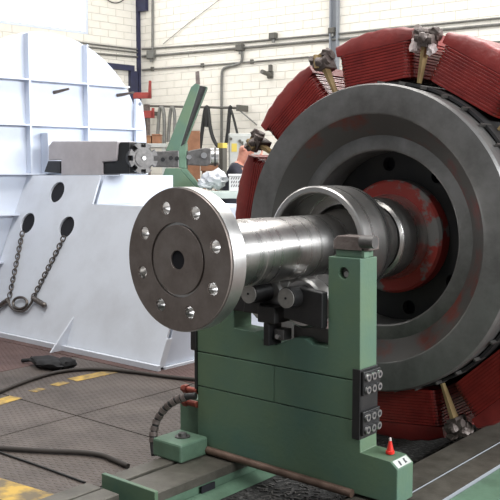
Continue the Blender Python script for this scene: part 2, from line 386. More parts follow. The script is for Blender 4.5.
# hose rack: rail off the wall with hoses hung over it
R0, R1 = onB(148, 106, .35), onB(238, 108, .35)
t = thing('hose_rack', FB @ Vector((sB(R1), R1.z, .012)), 'dark horizontal rail held off the block wall, carrying hung hoses', 'rack')
MB().tube([R0, R1], .028, 8).build('rail', 'box_dark', t, 40)
s, z = sB(R1), R1.z
MB().box(s - .02, s + .05, z - .07, z + .07, .013, .40, FB).build('end_bracket', 'box_dark', t, bevel=.01)
s = sB(R0); MB().box(s - .03, s + .03, z - .05, z + .05, .013, .38, FB).build('rail_support', 'box_dark', t)
MB().tube([onB(239, 110, .3), onB(257, 125, .02)], .015, 6).build('shadow_rod', 'conduit', t)  # grey rod modelled in place of the bracket's shadow line on the wall
def hose(pts, r, label, m='rubber'): tag(MB().tube([onB(*p, .40) for p in pts], r, 8, 2).build('hanging_hose', m, None, 60), label, 'hose', 'hoses hung on the wall rail')
hose([(157, 145), (158.5, 122), (159.5, 110), (161, 106.5), (163.5, 109), (164.5, 122), (164, 146)], .045, 'grey strap loop hung on the rail nearest the corner', 'conduit')
hose([(168, 142), (169.5, 120), (171, 108), (173, 107), (174.5, 112), (175, 128), (174, 142)], .042, 'grey strap loop hung on the rail behind the green arm', 'conduit')
hose([(199.5, 152), (202, 132), (204, 116), (205.5, 107.5), (207.5, 106.5), (208.5, 112), (209.5, 124), (212, 136), (215.5, 143.5), (219, 148), (223, 149), (226, 144.5), (227.8, 134), (229, 118), (230, 107.5), (231, 106.5)], .045, 'long dark hose looped twice over the rail beside the conduit')
hose([(206.5, 108), (206.5, 118), (206.3, 127)], .05, 'short black strap end hanging from the rail')
hose([(230, 108), (232.5, 114), (235, 124), (237.5, 134)], .028, 'thin dark hose hanging from the right end of the rail')
# red cantilever rack arms in the corner
q1 = at(145.5, 135, 19.0)
rk = thing('cantilever_rack', (q1.x, q1.y, 0), 'orange-red cantilever rack with two arms in the hall corner', 'rack')
MB().box(q1.x - .05, q1.x + .05, q1.y + .0, q1.y + .1, .02, 3.15).build('upright', 'clamp_grey', rk)
MB().box(q1.x - .2, q1.x + .2, q1.y - .1, q1.y + .2, -.002, .02).build('foot_plate', 'clamp_grey', rk)
def redarm(px0, px1, py, h, up, d=18.9):
    a, b = at(px0, py, d), at(px1, py - .4, d); hh = Vector((0, 0, h / 2)); dep = FH * .12
    o = MB().hull([a + hh, a - hh, b + hh, b - hh, a + hh + dep, a - hh + dep, b + hh + dep, b - hh + dep]).build('arm', 'orange_red', rk, bevel=.01)
    e = (b - a).normalized() * .07; u = Vector((0, 0, up))
    MB().hull([b - hh, b - e - hh, b + u, b - e * .7 + u, b - hh + dep, b - e - hh + dep, b + u + dep, b - e * .7 + u + dep]).build('end_stop', 'orange_red', o)
redarm(133, 151, 95.5, .13, .32)
redarm(137, 154, 114.5, .16, .14)

# ================================================================== background machines and goods
# cartons and boards stacked on a pallet-height crate, far behind
def crate(px0, px1, pyt, pyb, d, depth, m, name, label, cat, part='body', lidm=None):
    a, b = at(px0, pyb, d), at(px1, pyb, d); h = at(px0, pyt, d).z - a.z
    t = thing(name, (a + b) / 2, label, cat); u = RT * (b - a).dot(RT); M = frame(a, RT, FH, ZU); L = (b - a).dot(RT)
    MB().box(0, L, 0, depth, 0, h * .86, M).build(part, m, t, bevel=.008)
    MB().box(-.01, L + .01, -.01, depth + .01, h * .86, h, M).build('lid', lidm or m, t, bevel=.008)
    return a, b, M, L, h, t
def support(px0, px1, py, d, depth, label, m='bench_pale', name='steel_shelf', cat='shelf', over=.12):
    a, b = at(px0, py, d), at(px1, py, d); L = (b - a).dot(RT); M = frame(Vector((a.x, a.y, 0)), RT, FH, ZU); z = a.z
    t = thing(name, Vector((a.x, a.y, 0)), label, cat)
    MB().box(-over, L + over, -over, depth + over, z - .08, z, M).build('top', m, t, bevel=.008)
    for x in (-over + .03, L + over - .09):
        for y in (-over + .03, depth + over - .09): MB().box(x, x + .06, y, y + .06, 0, z - .08, M).build('leg', m, t)
    MB().box(-over + .04, L + over - .04, -over + .06, depth + over - .06, .35, .39, M).build('lower_shelf', m, t)
support(143, 161, 143.6, 17.0, .5, 'pale steel shelf in the corner under cartons', 'cabinet_grey')
crate(144, 151, 135.5, 143.5, 17.0, .4, 'carton', 'carton', 'left brown carton on the corner shelf', 'carton')
crate(152, 160, 134, 143.5, 17.0, .4, 'board_orange', 'carton', 'right orange-brown carton on the corner shelf', 'carton')
# bench behind the flange
DB = 9.6
support(198, 252, 191.5, DB, .42, 'pale green steel bench behind the shaft, carrying bag and printed box', 'bench_pale', 'work_bench', 'bench', .05)
# crumpled white bag
c = at(214, 183.5, DB - .0) + FH * .25
bz = at(214, 191.4, DB).z
tag(MB().blob((c.x, c.y, bz + .135), .155, .12, .105, 5, .22, 3).blob((c.x - .09, c.y - .04, bz + .09), .10, .09, .065, 8, .3, 3).build('plastic_bag', 'plastic_bag', None, 30), 'crumpled white plastic bag on the bench behind the flange', 'bag')
a, b, M, L, h, t = crate(229, 250, 174, 191.4, DB, .25, 'paper', 'printed_box', 'white box with slanted grey print beside the crumpled bag', 'box')
for k in range(3):
    for q in range(8):
        x = .02 + q * .026; z_ = .05 + k * .042
        MB().prism([(x, z_), (x + .010, z_), (x + .022, z_ + .028), (x + .012, z_ + .028)], .002, M @ frame((0, -.0025, 0), (1, 0, 0), (0, 0, 1), (0, 1, 0))).build('print_mark', 'ink', t)
# dark jacket-like cover is the worker's shirt; worker below. cabinet with yellow label
DC = 12.5
cb = thing('control_cabinet', (at(226, 172, DC).x, at(226, 172, DC).y, 0), 'pale grey control cabinet with yellow label by the conduit', 'cabinet')
a, b = at(228.5, 172, DC), at(262, 172, DC); zt_ = at(240, 133.5, DC).z; M = frame(Vector((a.x, a.y, 0)), RT, FH, ZU); L = (b - a).dot(RT)
MB().box(0, L, .03, .5, 0, zt_, M).build('cabinet_body', 'cabinet_grey', cb, bevel=.01)
dr = MB().box(.02, L - .02, 0, .028, .1, zt_ - .03, M).build('door', 'cabinet_grey', cb, bevel=.006)
yl = at(233.8, 147, DC).z
MB().box(.045, .125, -.004, 0, yl - .07, yl + .05, M).build('warning_label', 'yellow_label', dr)
MB().box(.19, .22, -.03, 0, yl - .02, yl + .08, M).build('handle', 'box_dark', dr)
for (px, py) in ((231, 139), (240, 141)):
    q = at(px, py, DC); MB().cyl(M @ Vector(((q - a).dot(RT), -.02, q.z)), M @ Vector(((q - a).dot(RT), .0, q.z)), .022, 12).build('push_button', 'box_dark', dr)
# steel post in front of the cabinet
a = at(222.5, 146, 11.6)
po = thing('steel_post', (a.x, a.y, 0), 'dark grey steel post with a yellow band before the cabinet', 'post')
MB().box(-.045, .045, -.045, .045, 0.02, a.z - .03, Matrix.Translation((a.x, a.y, 0))).build('post_shaft', 'box_dark', po, bevel=.006)
MB().box(-.048, .048, -.048, .048, a.z - .03, a.z + .04, Matrix.Translation((a.x, a.y, 0))).build('yellow_band', 'yellow_label', po, bevel=.004)
MB().box(-.15, .15, -.15, .15, 0, .02, Matrix.Translation((a.x, a.y, 0))).build('base_plate', 'box_dark', po)
# orange boards leaning behind the green arm
for (p0, p1, lab) in (((187.5, 131), (200, 168), 'upright orange-brown board behind the green arm'), ((200.5, 163.5), (219.5, 171), 'low orange-brown board below the grey spindle motor')):
    d = 11.9; a = at(p0[0], p1[1], d); L = (at(p1[0], p1[1], d) - a).dot(RT); h = at(p0[0], p0[1], d).z - a.z
    M = frame((a.x, a.y, 0), RT, FH, ZU); z0 = 0
    t = thing('wooden_board', (a.x, a.y, 0), lab, 'board')
    MB().box(0, L, 0, .03, 0 if lab.startswith('up') else a.z, a.z + h, M).build('board_face', 'board_orange', t, bevel=.004)
    MB().box(.02, .07, .03, .08, 0, a.z + h * .9, M).build('batten', 'carton', t)
    MB().box(L - .07, L - .02, .03, .08, 0, a.z + h * .9, M).build('batten', 'carton', t)
# green belt-drive frame: < shaped channel arms on a column
DG = 10.2
def gq(px, py, dd=0): return at(px, py, DG) + FH * dd
gf = thing('belt_drive_frame', (gq(156, 191).x, gq(156, 191).y, 0), 'green angled channel frame of the small drive behind the flange', 'machine frame')
def gq(px, py, dd=0): return at(px, py, DG) + FH * dd
def slab(pts, m, name, par, dep, bev=.01):
    f = [gq(*p) for p in pts]; o = FH * dep; n = len(f)
    mb = MB().add(f + [p + o for p in f], [tuple(range(n)), tuple(range(2 * n - 1, n - 1, -1))] + [(i, (i + 1) % n, (i + 1) % n + n, i + n) for i in range(n)])
    return mb.build(name, m, par, bevel=bev)
slab([(165.5, 151), (191, 87), (195.5, 83), (200, 85), (199.5, 88), (180.5, 147), (180, 151)], 'green', 'upper_arm_web', gf, .03)
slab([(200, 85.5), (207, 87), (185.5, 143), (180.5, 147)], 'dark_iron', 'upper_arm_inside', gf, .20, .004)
slab([(195.8, 84), (195.3, 72), (199, 70.8), (200, 84)], 'clamp_grey', 'top_tab', gf, .05, .004)
slab([(204, 86), (207.6, 87), (186.5, 143.5), (183.4, 143.5)], 'green_light', 'upper_arm_flange', gf, .015, .003)
slab([(178.5, 147), (186.5, 143), (186.5, 169), (178.5, 168)], 'green_light', 'pivot_cheek', gf, .22)
slab([(165.5, 168), (179, 168), (200, 192), (160, 192), (160, 183)], 'green', 'lower_arm_web', gf, .05)
slab([(179, 168.5), (186, 168.5), (205, 192), (200, 192)], 'green_light', 'lower_arm_flange', gf, .18)
a, b = gq(160, 191), gq(200, 191); M = frame((a.x, a.y, 0), RT, FH, ZU); L = (b - a).dot(RT)
MB().box(0, L, 0, .5, .06, a.z, M).build('column', 'green', gf, bevel=.01)
MB().box(-.03, L + .03, -.03, .53, 0, .06, M).build('base_plate', 'green', gf, bevel=.01)
sp = slab([(153, 151.5), (179, 150), (179, 167.5), (153, 167)], 'bolt_dark', 'bearing_block', gf, .2)
for (px, py) in ((163, 159.5), (171, 158), (177, 158.5)):
    MB().cyl(gq(px, py, -.012), gq(px, py, .01), .026, 12).build('bolt', 'black_paint', sp)
mo = slab([(187, 151), (206, 147.5), (211, 149), (211, 164), (206, 166), (187, 165)], 'bolt_dark', 'spindle_housing', gf, .25)
MB().cyl(gq(210, 156.5, .12), gq(218.5, 156.5, .12), .105, 24).build('spindle_nose', 'steel', gf, 40)
MB().cyl(gq(214, 156.5, .12), gq(216, 156.5, .12), .118, 24).build('spindle_ring', 'bolt_dark', gf, 40)
MB().cyl(gq(204, 155.5, -.03), gq(204, 155.5, .02), .036, 16).build('cap_screw', 'bolt_steel', mo, 40)
MB().cyl(gq(189, 157, -.02), gq(189, 157, .02), .03, 12).build('cap_screw', 'bolt_steel', mo, 40)

# ================================================================== worker behind the rotor
def skin_mesh(name, verts, edges, radii, m, parent=None, sub=2, root=0):
    me = bpy.data.meshes.new(name); me.from_pydata([tuple(v) for v in verts], edges, []); me.update()
    o = bpy.data.objects.new(name, me); COL.objects.link(o); me.materials.append(MATS[m])
    sk = o.modifiers.new('skin', 'SKIN'); sk.use_smooth_shade = True
    if not me.skin_vertices: 
        bpy.context.view_layer.objects.active = o; bpy.ops.mesh.customdata_skin_add()
    for i, r in enumerate(radii):
        rr = r if isinstance(r, tuple) else (r, r); me.skin_vertices[0].data[i].radius = rr
        me.skin_vertices[0].data[i].use_root = (i == root)
    ss = o.modifiers.new('sub', 'SUBSURF'); ss.levels = sub; ss.render_levels = sub
    if parent: o.parent = parent; o.matrix_parent_inverse = world_of(parent).inverted()
    return o
DP = 10.9
hd = at(246, 151, DP)                 # head centre
base = hd - RT * .24; ZS = .20
st = thing('step_platform', (base.x, base.y, 0), 'low steel step under the worker behind the rotor', 'step')
MB().box(-.22, .5, -.3, .4, ZS - .03, ZS, frame((base.x, base.y, 0), RT, FH, ZU)).build('tread', 'box_dark', st)
for x in (-.20, .44):
    for y in (-.28, .34): MB().box(x, x + .04, y, y + .04, 0, ZS - .03, frame((base.x, base.y, 0), RT, FH, ZU)).build('leg', 'box_dark', st)
MP = frame((base.x, base.y, ZS), RT, FH, ZU)
hz = hd.z - ZS
L_ = lambda x, y, z: MP @ Vector((x, y, z))
V = [L_(0, 0, .92), L_(.06, 0, 1.15), L_(.10, 0, hz - .27), L_(.17, 0, hz - .15), L_(.215, .0, hz - .055), L_(.24, 0, hz + .01), L_(.245, 0, hz + .075),   # 0-6 pelvis..head
     L_(-.08, -.05, .86), L_(-.06, -.08, .48), L_(-.10, -.06, .09), L_(.02, -.10, .04),                                                            # 7-10 leg
     L_(.08, .06, .86), L_(.14, .10, .48), L_(.10, .12, .09), L_(.22, .10, .04),                                                                   # 11-14 leg
     L_(.10, -.18, hz - .23), L_(.20, -.26, hz - .40), L_(.37, -.20, hz - .20), L_(.42, -.16, hz - .08),                                           # 15-18 near arm
     L_(.18, .17, hz - .23), L_(.32, .22, hz - .40), L_(.52, .10, hz - .30), L_(.58, .06, hz - .26)]                                               # 19-22 far arm
Ed = [(0, 1), (1, 2), (2, 3), (3, 4), (4, 5), (5, 6), (0, 7), (7, 8), (8, 9), (9, 10), (0, 11), (11, 12), (12, 13), (13, 14), (2, 15), (15, 16), (16, 17), (17, 18), (2, 19), (19, 20), (20, 21), (21, 22)]
Rd = [(.13, .15), (.13, .15), (.12, .16), .062, .080, .104, .078, .095, .06, .045, .038, .095, .06, .045, .038, .065, .05, .036, .036, .065, .05, .036, .036]
# fingers, rooted in each palm
def hand(root_i, d, side):
    p = V[root_i]; d = d.normalized(); s = side.normalized(); n = d.cross(s)
    for k, (off, ln) in enumerate([(-.030, .062), (-.010, .074), (.011, .070), (.030, .054)]):
        i0 = len(V); V.append(p + d * .05 + s * off); V.append(p + d * (.05 + ln * .55) + s * off * 1.1 + n * .006); V.append(p + d * (.05 + ln) + s * off * 1.1 + n * .03)
        Ed.extend([(root_i, i0), (i0, i0 + 1), (i0 + 1, i0 + 2)]); Rd.extend([.010, .0095, .0085])
    i0 = len(V); V.append(p + d * .012 - s * .05); V.append(p + d * .05 - s * .066 + n * .012); Ed.extend([(root_i, i0), (i0, i0 + 1)]); Rd.extend([.013, .010])
hand(18, V[18] - V[17], FH); hand(22, V[22] - V[21], -FH)
pr = thing('person', (base.x, base.y, ZS), 'bald worker in dark shirt bending over behind the red coils', 'person')
skin_mesh('body', V, Ed, Rd, 'skin', pr, 2)
# face and ears looking right and down
fdir = (RT * .85 - FH * .25 - ZU * .35).normalized(); fside = fdir.cross(ZU).normalized(); fup = fside.cross(fdir)
hc = V[5].lerp(V[6], .3)
MB().hull([hc + fdir * .095 + fup * .02, hc + fdir * .09 - fup * .03 + fside * .016, hc + fdir * .09 - fup * .03 - fside * .016, hc + fdir * .125 - fup * .025, hc + fdir * .085 + fup * .0]).build('nose', 'skin', pr, 60)
for s_ in (-1, 1):
    MB().blob(hc + fside * s_ * .036 + fdir * .088 + fup * .02, .012, .012, .010, 1, 0, 2).build('eye', 'ink', pr, 60)
    MB().blob(hc + fside * s_ * .097 - fdir * .005, .02, .02, .032, 1, 0, 2).build('ear', 'skin', pr, 60)
MB().blob(hc + fdir * .088 - fup * .058, .02, .022, .007, 1, 0, 2).build('mouth', 'coil_red', pr, 60)
sv = [V[0] - Vector((0, 0, .02)), V[1], V[2], V[3].lerp(V[2], .35), V[15], V[16], V[16].lerp(V[17], .25), V[19], V[20], V[20].lerp(V[21], .25)]
skin_mesh('shirt', sv, [(0, 1), (1, 2), (2, 3), (2, 4), (4, 5), (5, 6), (2, 7), (7, 8), (8, 9)], [(.15, .175), (.155, .175), (.145, .185), .088, .09, .072, .062, .09, .072, .062], 'shirt', pr)
tv = [V[0], V[7], V[8], V[9], V[11], V[12], V[13]]
skin_mesh('trousers', tv, [(0, 1), (1, 2), (2, 3), (0, 4), (4, 5), (5, 6)], [(.145, .165), .11, .078, .068, .11, .078, .068], 'trousers', pr)
for i in (10, 14):
    p = V[i]; MB().blob((p.x, p.y, ZS + .05), .13, .07, .05, 2, .05, 2).build('shoe', 'shoe_black', pr, 60)

# ================================================================== white machine on the left
TH = math.radians(69); YB = 4.83; NA = Vector((0, -math.sin(TH), math.cos(TH))); PA = Vector((0, YB, 0)); SA = Vector((0, math.cos(TH), math.sin(TH)))
def onA(px, py, off=0): return on(px, py, NA, PA + NA * off)
def slope(x, z, off=0): return Vector((x, YB + z / math.tan(TH), z)) + NA * off
hdg = math.radians(8); DD = Vector((math.sin(hdg), math.cos(hdg), 0)); DN = Vector((math.cos(hdg), -math.sin(hdg), 0))
QD = onA(27, 176)
FD = frame(Vector((QD.x, QD.y, 0)), DD, ZU, DN)
wm = thing('machine_housing', (-3.9, 5.9, 0), 'white painted machine housing with a round ribbed plate and sloping front', 'machine')
CU, CZ, RR = .275, 1.931, 1.22
arch = [(CU + RR * math.cos(a), CZ + RR * math.sin(a)) for a in [PI * i / 48 for i in range(49)]]
arch = [(CU + RR + .02, 0)] + arch + [(CU - RR, 0)]
pl = MB().prism(arch, -.05, FD).build('round_plate', 'white_paint', wm, bevel=.006)
def ribv(u, z0, z1, wd=.10, th=.018): MB().box(u - th / 2, u + th / 2, z0, z1, .001, wd, FD).build('rib', 'white_paint', pl)
topz = lambda u: CZ + math.sqrt(max(0, RR * RR - (u - CU) ** 2))
zr = [.70, 1.198, 1.629, 2.148, 2.626]
ur = [-.68, .008, .715]
zcuts = [0] + zr
for u in ur:
    zs = [0] + zr + [topz(u) - .004]
    if u > 0: zs = [z for z in zs if z >= 1.6]
    for a, b in zip(zs, zs[1:]):
        if b - a > .05: ribv(u, a + .008, b - .008)
for z in zr:
    hw = RR if z < CZ else math.sqrt(RR * RR - (z - CZ) ** 2)
    u1 = CU + hw - .01
    if z < 1.6: u1 = -(1.607 - z) / math.tan(TH) * 1.0 + .02
    MB().box(CU - hw + .01, u1, z - .008, z + .008, .001, .10, FD).build('rib', 'white_paint', pl)
# right-hand end stiffener with a shackle hole
zt1 = 2.50
MB().prism([(1.38, 1.62), (1.53, 1.62), (1.50, 2.2), (1.46, zt1 - .06), (1.42, zt1), (1.37, zt1), (1.36, 2.2)], .05, frame(Vector((QD.x, QD.y, 0)) + DN * .02, DD, ZU, DN), [circ(1.425, 2.44, .022, 12)]).build('end_stiffener', 'white_paint', wm, bevel=.006)
for p, q in (((54, 92.5), (69, 88.8)), ((117, 95.5), (134, 92.5))):
    a = on(*p, DN, FD @ Vector((0, 0, .0))); b = on(*q, DN, FD @ Vector((0, 0, .16)))
    MB().cyl(a, b, .020, 10, .012).build('lifting_peg', 'clamp_grey', wm, 40)
# sloping front with three round holes
XL = QD.x - .03; XM = -3.945; XR = -2.49; ZH = 1.615; ZL = 1.335; YE = 6.45
def sl2(P): return (P.x, (P - PA).dot(SA))
LS = lambda z: z / math.sin(TH)
holes = []; HC = []
for (px, py) in ((57, 192), (27.5, 223), (66.5, 227)):
    P = onA(px, py); HC.append(P); holes.append(circ(*sl2(P), .112, 28))
FA = frame(PA, (1, 0, 0), SA, NA)
outer = [(XL, LS(.02)), (XR, LS(.02)), (XR, LS(ZL)), (XM, LS(ZL)), (XM, LS(ZH)), (XL, LS(ZH))]
MB().prism(outer, -.02, FA, holes).build('front_panel', 'white_dirty', wm)
body = MB()
body.prism([(YB + .06, .02), (YE, .02), (YE, ZH), (YB + ZH / math.tan(TH) + .06, ZH)], XM - XL, FX(XL)).build('rear_box', 'white_paint', wm)
MB().prism([(YB + .06, .02), (YE - .05, .02), (YE - .05, ZL), (YB + ZL / math.tan(TH) + .06, ZL)], XR - XM, FX(XM)).build('side_box', 'white_paint', wm, bevel=.004)
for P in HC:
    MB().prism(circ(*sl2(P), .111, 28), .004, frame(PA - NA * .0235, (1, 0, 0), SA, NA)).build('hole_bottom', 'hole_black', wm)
MB().box(XL, XR + .03, YB - .035, YB - .002, 0, .045).build('base_flange', 'white_dirty', wm)
MB().box(XR + .001, XR + .03, YB + .05, YE - .05, 0, .02).build('base_flange', 'white_dirty', wm)
# front gusset fin near the floor
g0 = onA(64, 349); gx = g0.x
MB().prism([(YB - .16, 0.0), (YB + .0, 0.0), (YB + .30 / math.tan(TH), .30)], .018, FX(gx)).build('gusset_fin', 'white_dirty', wm)
MB().prism([(YB - .01, .021), (YB + .06, .021), (YB + .06 + .25 / math.tan(TH), .25), (YB + .24 / math.tan(TH) - .005, .25)], .014, FX(XR)).build('edge_fin', 'white_dirty', wm)
# small white bracket box on the plate beside the spindle bar
MB().box(.17, .40, ZH + .02, 2.07, .001, .16, FD).build('bracket_box', 'white_paint', wm, bevel=.004)
# grey spindle bar carried on the housing, flanged nose at its right end
YS = 5.50
sbp = [onY(px, py, YS) for (px, py) in ((48.5, 146), (52, 141), (117.5, 141), (116, 161), (102, 162), (102, 175), (61, 175), (61, 160), (48.5, 160))]
sz = onY(61, 175, YS).z
sb = thing('drive_spindle', (-4.4, YS + .1, ZH), 'grey drive spindle block with black bearing and slotted disc on white housing', 'machine part')
MB().prism([(p.x, max(p.z, ZH + .001) if i in (5, 6) else p.z) for i, p in enumerate(sbp)], .24, FY(YS)).build('spindle_body', 'grey_paint', sb, bevel=.01)
bk = [onY(px, py, YS + .02) for (px, py) in ((48, 161), (60.5, 161), (60.5, 173.5), (44, 172))]
MB().prism([(p.x, p.z) for p in bk], .2, FY(YS + .02)).build('clamp_shoe', 'black_paint', sb, bevel=.006)
bk = [onY(px, py, YS + .02) for (px, py) in ((102.5, 162.5), (116.5, 161.5), (117, 146), (120, 142), (129, 142), (129, 174), (102.5, 174))]
MB().prism([(p.x, max(p.z, ZH + .001)) for p in bk], .24, FY(YS + .02)).build('bearing_housing', 'black_paint', sb, bevel=.012)
ax_ = Vector((math.cos(hdg + .22), -math.sin(hdg + .22), 0)); fcn = onX(143.5, 158.2, bk[4].x + .11)
MF = Matrix.Translation(fcn) @ (-ax_).to_track_quat('Y', 'Z').to_matrix().to_4x4()
MB().lathe([(.06, .135), (.02, .14), (0, .135)], MF @ Matrix.Translation((0, .07, 0)), 40).build('disc_back', 'black_paint', sb, 40)
nd = []
for i in range(8):
    a0 = 2 * PI * (i + .5) / 8; w_ = .17
    nd += [(.148 * math.cos(a0 - PI / 8 + w_ + k * (PI / 4 - 2 * w_) / 4), .148 * math.sin(a0 - PI / 8 + w_ + k * (PI / 4 - 2 * w_) / 4)) for k in range(5)]
    a1 = a0 + PI / 8
    nd += [(.108 * math.cos(a1 - .22), .108 * math.sin(a1 - .22)), (.108 * math.cos(a1 + .22), .108 * math.sin(a1 + .22))]
FDf = MF @ frame((0, 0, 0), (1, 0, 0), (0, 0, 1), (0, 1, 0))
MB().prism(nd, .045, FDf).build('slotted_disc', 'bolt_dark', sb, bevel=.003)
MB().cyl(fcn + ax_ * .008, fcn - ax_ * .3, .085, 28).build('disc_boss', 'bolt_dark', sb, 40)
MB().cyl(fcn + ax_ * .018, fcn - ax_ * .01, .02, 16).build('center_stud', 'bolt_steel', sb, 40)
# chains lying on the slope, joined by a ring and bow shackle pins
def chain(p0, p1, n, label):
    a, b = onA(*p0, .018), onA(*p1, .018); mb = MB(); d = (b - a) / n; t = d.normalized(); sd = NA.cross(t)
    a0 = a - NA * .05
    for i in range(n):
        c = a + d * (i + .5); u, v = (sd, NA) if i % 2 else (NA, sd); pts = []
        u = (u * .8 + v * .6 * (1 if i % 2 else -1)).normalized()
        for k in range(13):
            ang = 2 * PI * k / 12; e = .52 * d.length + .007
            pts.append(c + t * (math.cos(ang) * e * 1.15) + u * (math.sin(ang) * .021))
        mb.tube(pts, .0068, 6)
    return tag(mb.build('lifting_chain', 'chain_steel', None, 60), label, 'chain', 'chains hanging from the sloping front')
chain((22.5, 232), (9.5, 297), 17, 'left steel chain hanging from the lower left hole of the white front')
chain((64, 237), (33, 298), 17, 'right steel chain hanging from the lower right hole of the white front')
rc = onA(20, 303, .03)
sh = thing('lifting_ring', rc, 'steel ring and shackles joining the two chains on the white front', 'shackle')
MB().tube([rc + Vector((1, 0, 0)) * math.cos(a) * .115 + SA * math.sin(a) * .058 for a in [2 * PI * i / 24 for i in range(25)]], .014, 8).build('ring', 'chain_steel', sh, 60)
for (p, q, r) in (((-6, 310), (8, 300), .028), ((33, 298), (44, 305), .026)):
    a, b = onA(*p, .035), onA(*q, .035); MB().cyl(a, b, r, 12).build('shackle_pin', 'chain_steel', sh, 40)
    MB().blob(b if p[0] > 0 else a, r * 1.15, r * 1.1, r * 1.1, 1, .05, 2).build('pin_head', 'chain_steel', sh, 60)
MB().tube([onA(7, 299, .03), onA(12, 310, .03), onA(24, 312, .03), onA(31, 304, .03), onA(33, 298, .03)], .013, 8, 2).build('bow', 'chain_steel', sh, 60)
# black jack-like lump below the gusset
c = onZ(52, 361, .05)
jk = thing('black_rag_bundle', (c.x, c.y, 0), 'black crumpled bundle on the floor against the white housing', 'rag')
MB().blob((c.x, c.y - .02, .045), .21, .11, .045, 4, .16, 3).blob((c.x + .16, c.y + .02, .05), .08, .08, .05, 6, .2, 3).build('bundle', 'jacket_black', jk, 60)
MB().tube([Vector((c.x - .25, c.y - .02, .05)), onZ(30, 360, .03), onZ(22, 360.5, .02)], .016, 8).build('strap_end', 'jacket_black', jk, 60)
# floor cables
def cable(pts, r, label, m='rubber_brown'): tag(MB().tube([onZ(*p, r + .001) for p in pts], r, 8, 3).build('floor_cable', m, None, 60), label, 'cable')
cable([(-25, 402), (0, 391.5), (30, 379.5), (60, 371), (95, 368.5), (135, 372), (165, 376.5), (196, 379.5)], .015, 'brown cable curving on the floor along the white housing')
cable([(-25, 447), (0, 448), (45, 451), (80, 452), (103, 455), (116, 461), (128, 466)], .015, 'black cable on checker plates ending at the green bed')
cable([(-20, 444), (0, 452.5), (40, 466), (85, 482.5)], .006, 'thin dark cable lying across the checker plate before the beds', 'rubber')

# ================================================================== bed rails
BZ = .12
def bed(x0, x1, y0, y1, slots, name, label, endplate=None, top='bed_top', z=BZ):
    t = thing(name, ((x0 + x1) / 2, y0, 0), label, 'machine bed')
    MB().box(x0 + .012, x1 - .012, y0, y1, -.002, z - .05).build('bed_body', 'green_light', t)
    prev = x0
    cuts = list(slots) + [(x1, x1)]
    for (a, b) in cuts:
        MB().box(prev, a, y0, y1, z - .05, z).build('guide_strip', top, t, bevel=.004); prev = b
    return t
lb = bed(-.64, -.28, 2.72, 4.15, [(-.535, -.505)], 'bed_rail', 'left slotted machine bed rail under the green pedestal foot')
MB().box(-.66, -.27, 2.695, 2.719, -.002, .135).build('end_plate', 'green', lb, bevel=.004)
MB().prism([(-.28, .0), (-.28, .03), (-.20, .0)], 1.4, FY(2.75)).build('drip_ledge', 'green_light', lb)
MB().box(-.279, -.271, 3.02, 3.12, .03, .065).build('side_pocket', 'hole_black', lb)
fb = bed(-.69, -.45, 1.3, 2.63, [(-.585, -.568)], 'bed_rail', 'short front bed rail segment before the left rail end', z=.10)
rb = thing('bed_rail', (.7, 3.0, 0), 'right machine bed rail running under the pedestal foot beside the rotor', 'machine bed')
MB().box(.455, .995, 2.2, 8.0, -.002, .085).build('bed_body', 'green_light', rb)
MB().box(.445, .642, 2.2, 8.0, .085, BZ - .004).build('guide_strip', 'bed_top', rb, bevel=.003)
MB().box(.650, .80, 2.2, 8.0, .085, BZ).build('guide_strip', 'bed_top', rb, bevel=.003)
MB().box(.6435, .6485, 2.2, 8.0, .085, BZ + .003).build('bright_edge', 'grey_column', rb, bevel=.002)
MB().box(.8015, .8065, 2.2, 8.0, .085, BZ + .003).build('bright_edge', 'grey_column', rb, bevel=.002)
MB().box(.809, .995, 2.2, 8.0, .085, BZ - .012).build('side_ledge', 'green_light', rb, bevel=.003)

# ================================================================== bearing pedestal
Y0 = 3.3; TK = .145
pd = thing('bearing_pedestal', (0, Y0 + .07, BZ), 'green steel bearing pedestal with two uprights carrying the shaft', 'pedestal')
g = .0025
MB().prism([(-.565, BZ + .012), (.70 - .01, BZ + .012), (.69, .30), (.652, .33), (.49, .337), (.485, .485 - g), (-.565, .485 - g)], TK, FY(Y0)).build('lower_slab', 'green', pd, bevel=.004)
MB().box(-.565, -.032, Y0, Y0 + TK, .485 + g, .675 - g).build('middle_slab', 'green', pd, bevel=.003)
MB().box(-.029, .485, Y0, Y0 + TK, .485 + g, .675 - g).build('middle_slab', 'green', pd, bevel=.003)
up = [(-.565, .675 + g), (.484, .675 + g), (.478, 1.252), (.298, 1.252), (.30, .815), (.21, .815), (.165, .838), (.10, .835), (.05, .812), (-.02, .782), (-.085, .782), (-.135, .815), (-.165, .831), (-.30, .835), (-.30, 1.252), (-.565, 1.252)]
hb_ = onY(343.5, 273, Y0)
us = MB().prism(up, TK, FY(Y0), [circ(hb_.x, hb_.z, .027, 24)]).build('upper_frame', 'green', pd, bevel=.004)
MB().cyl((hb_.x, Y0 + .03, hb_.z), (hb_.x, Y0 + .06, hb_.z), .0265, 24).build('plug', 'bolt_dark', us, 40)
MB().cyl((hb_.x + .008, Y0 + .012, hb_.z - .006), (hb_.x + .008, Y0 + .031, hb_.z - .006), .014, 16).build('plug_screw', 'bolt_steel', us, 40)
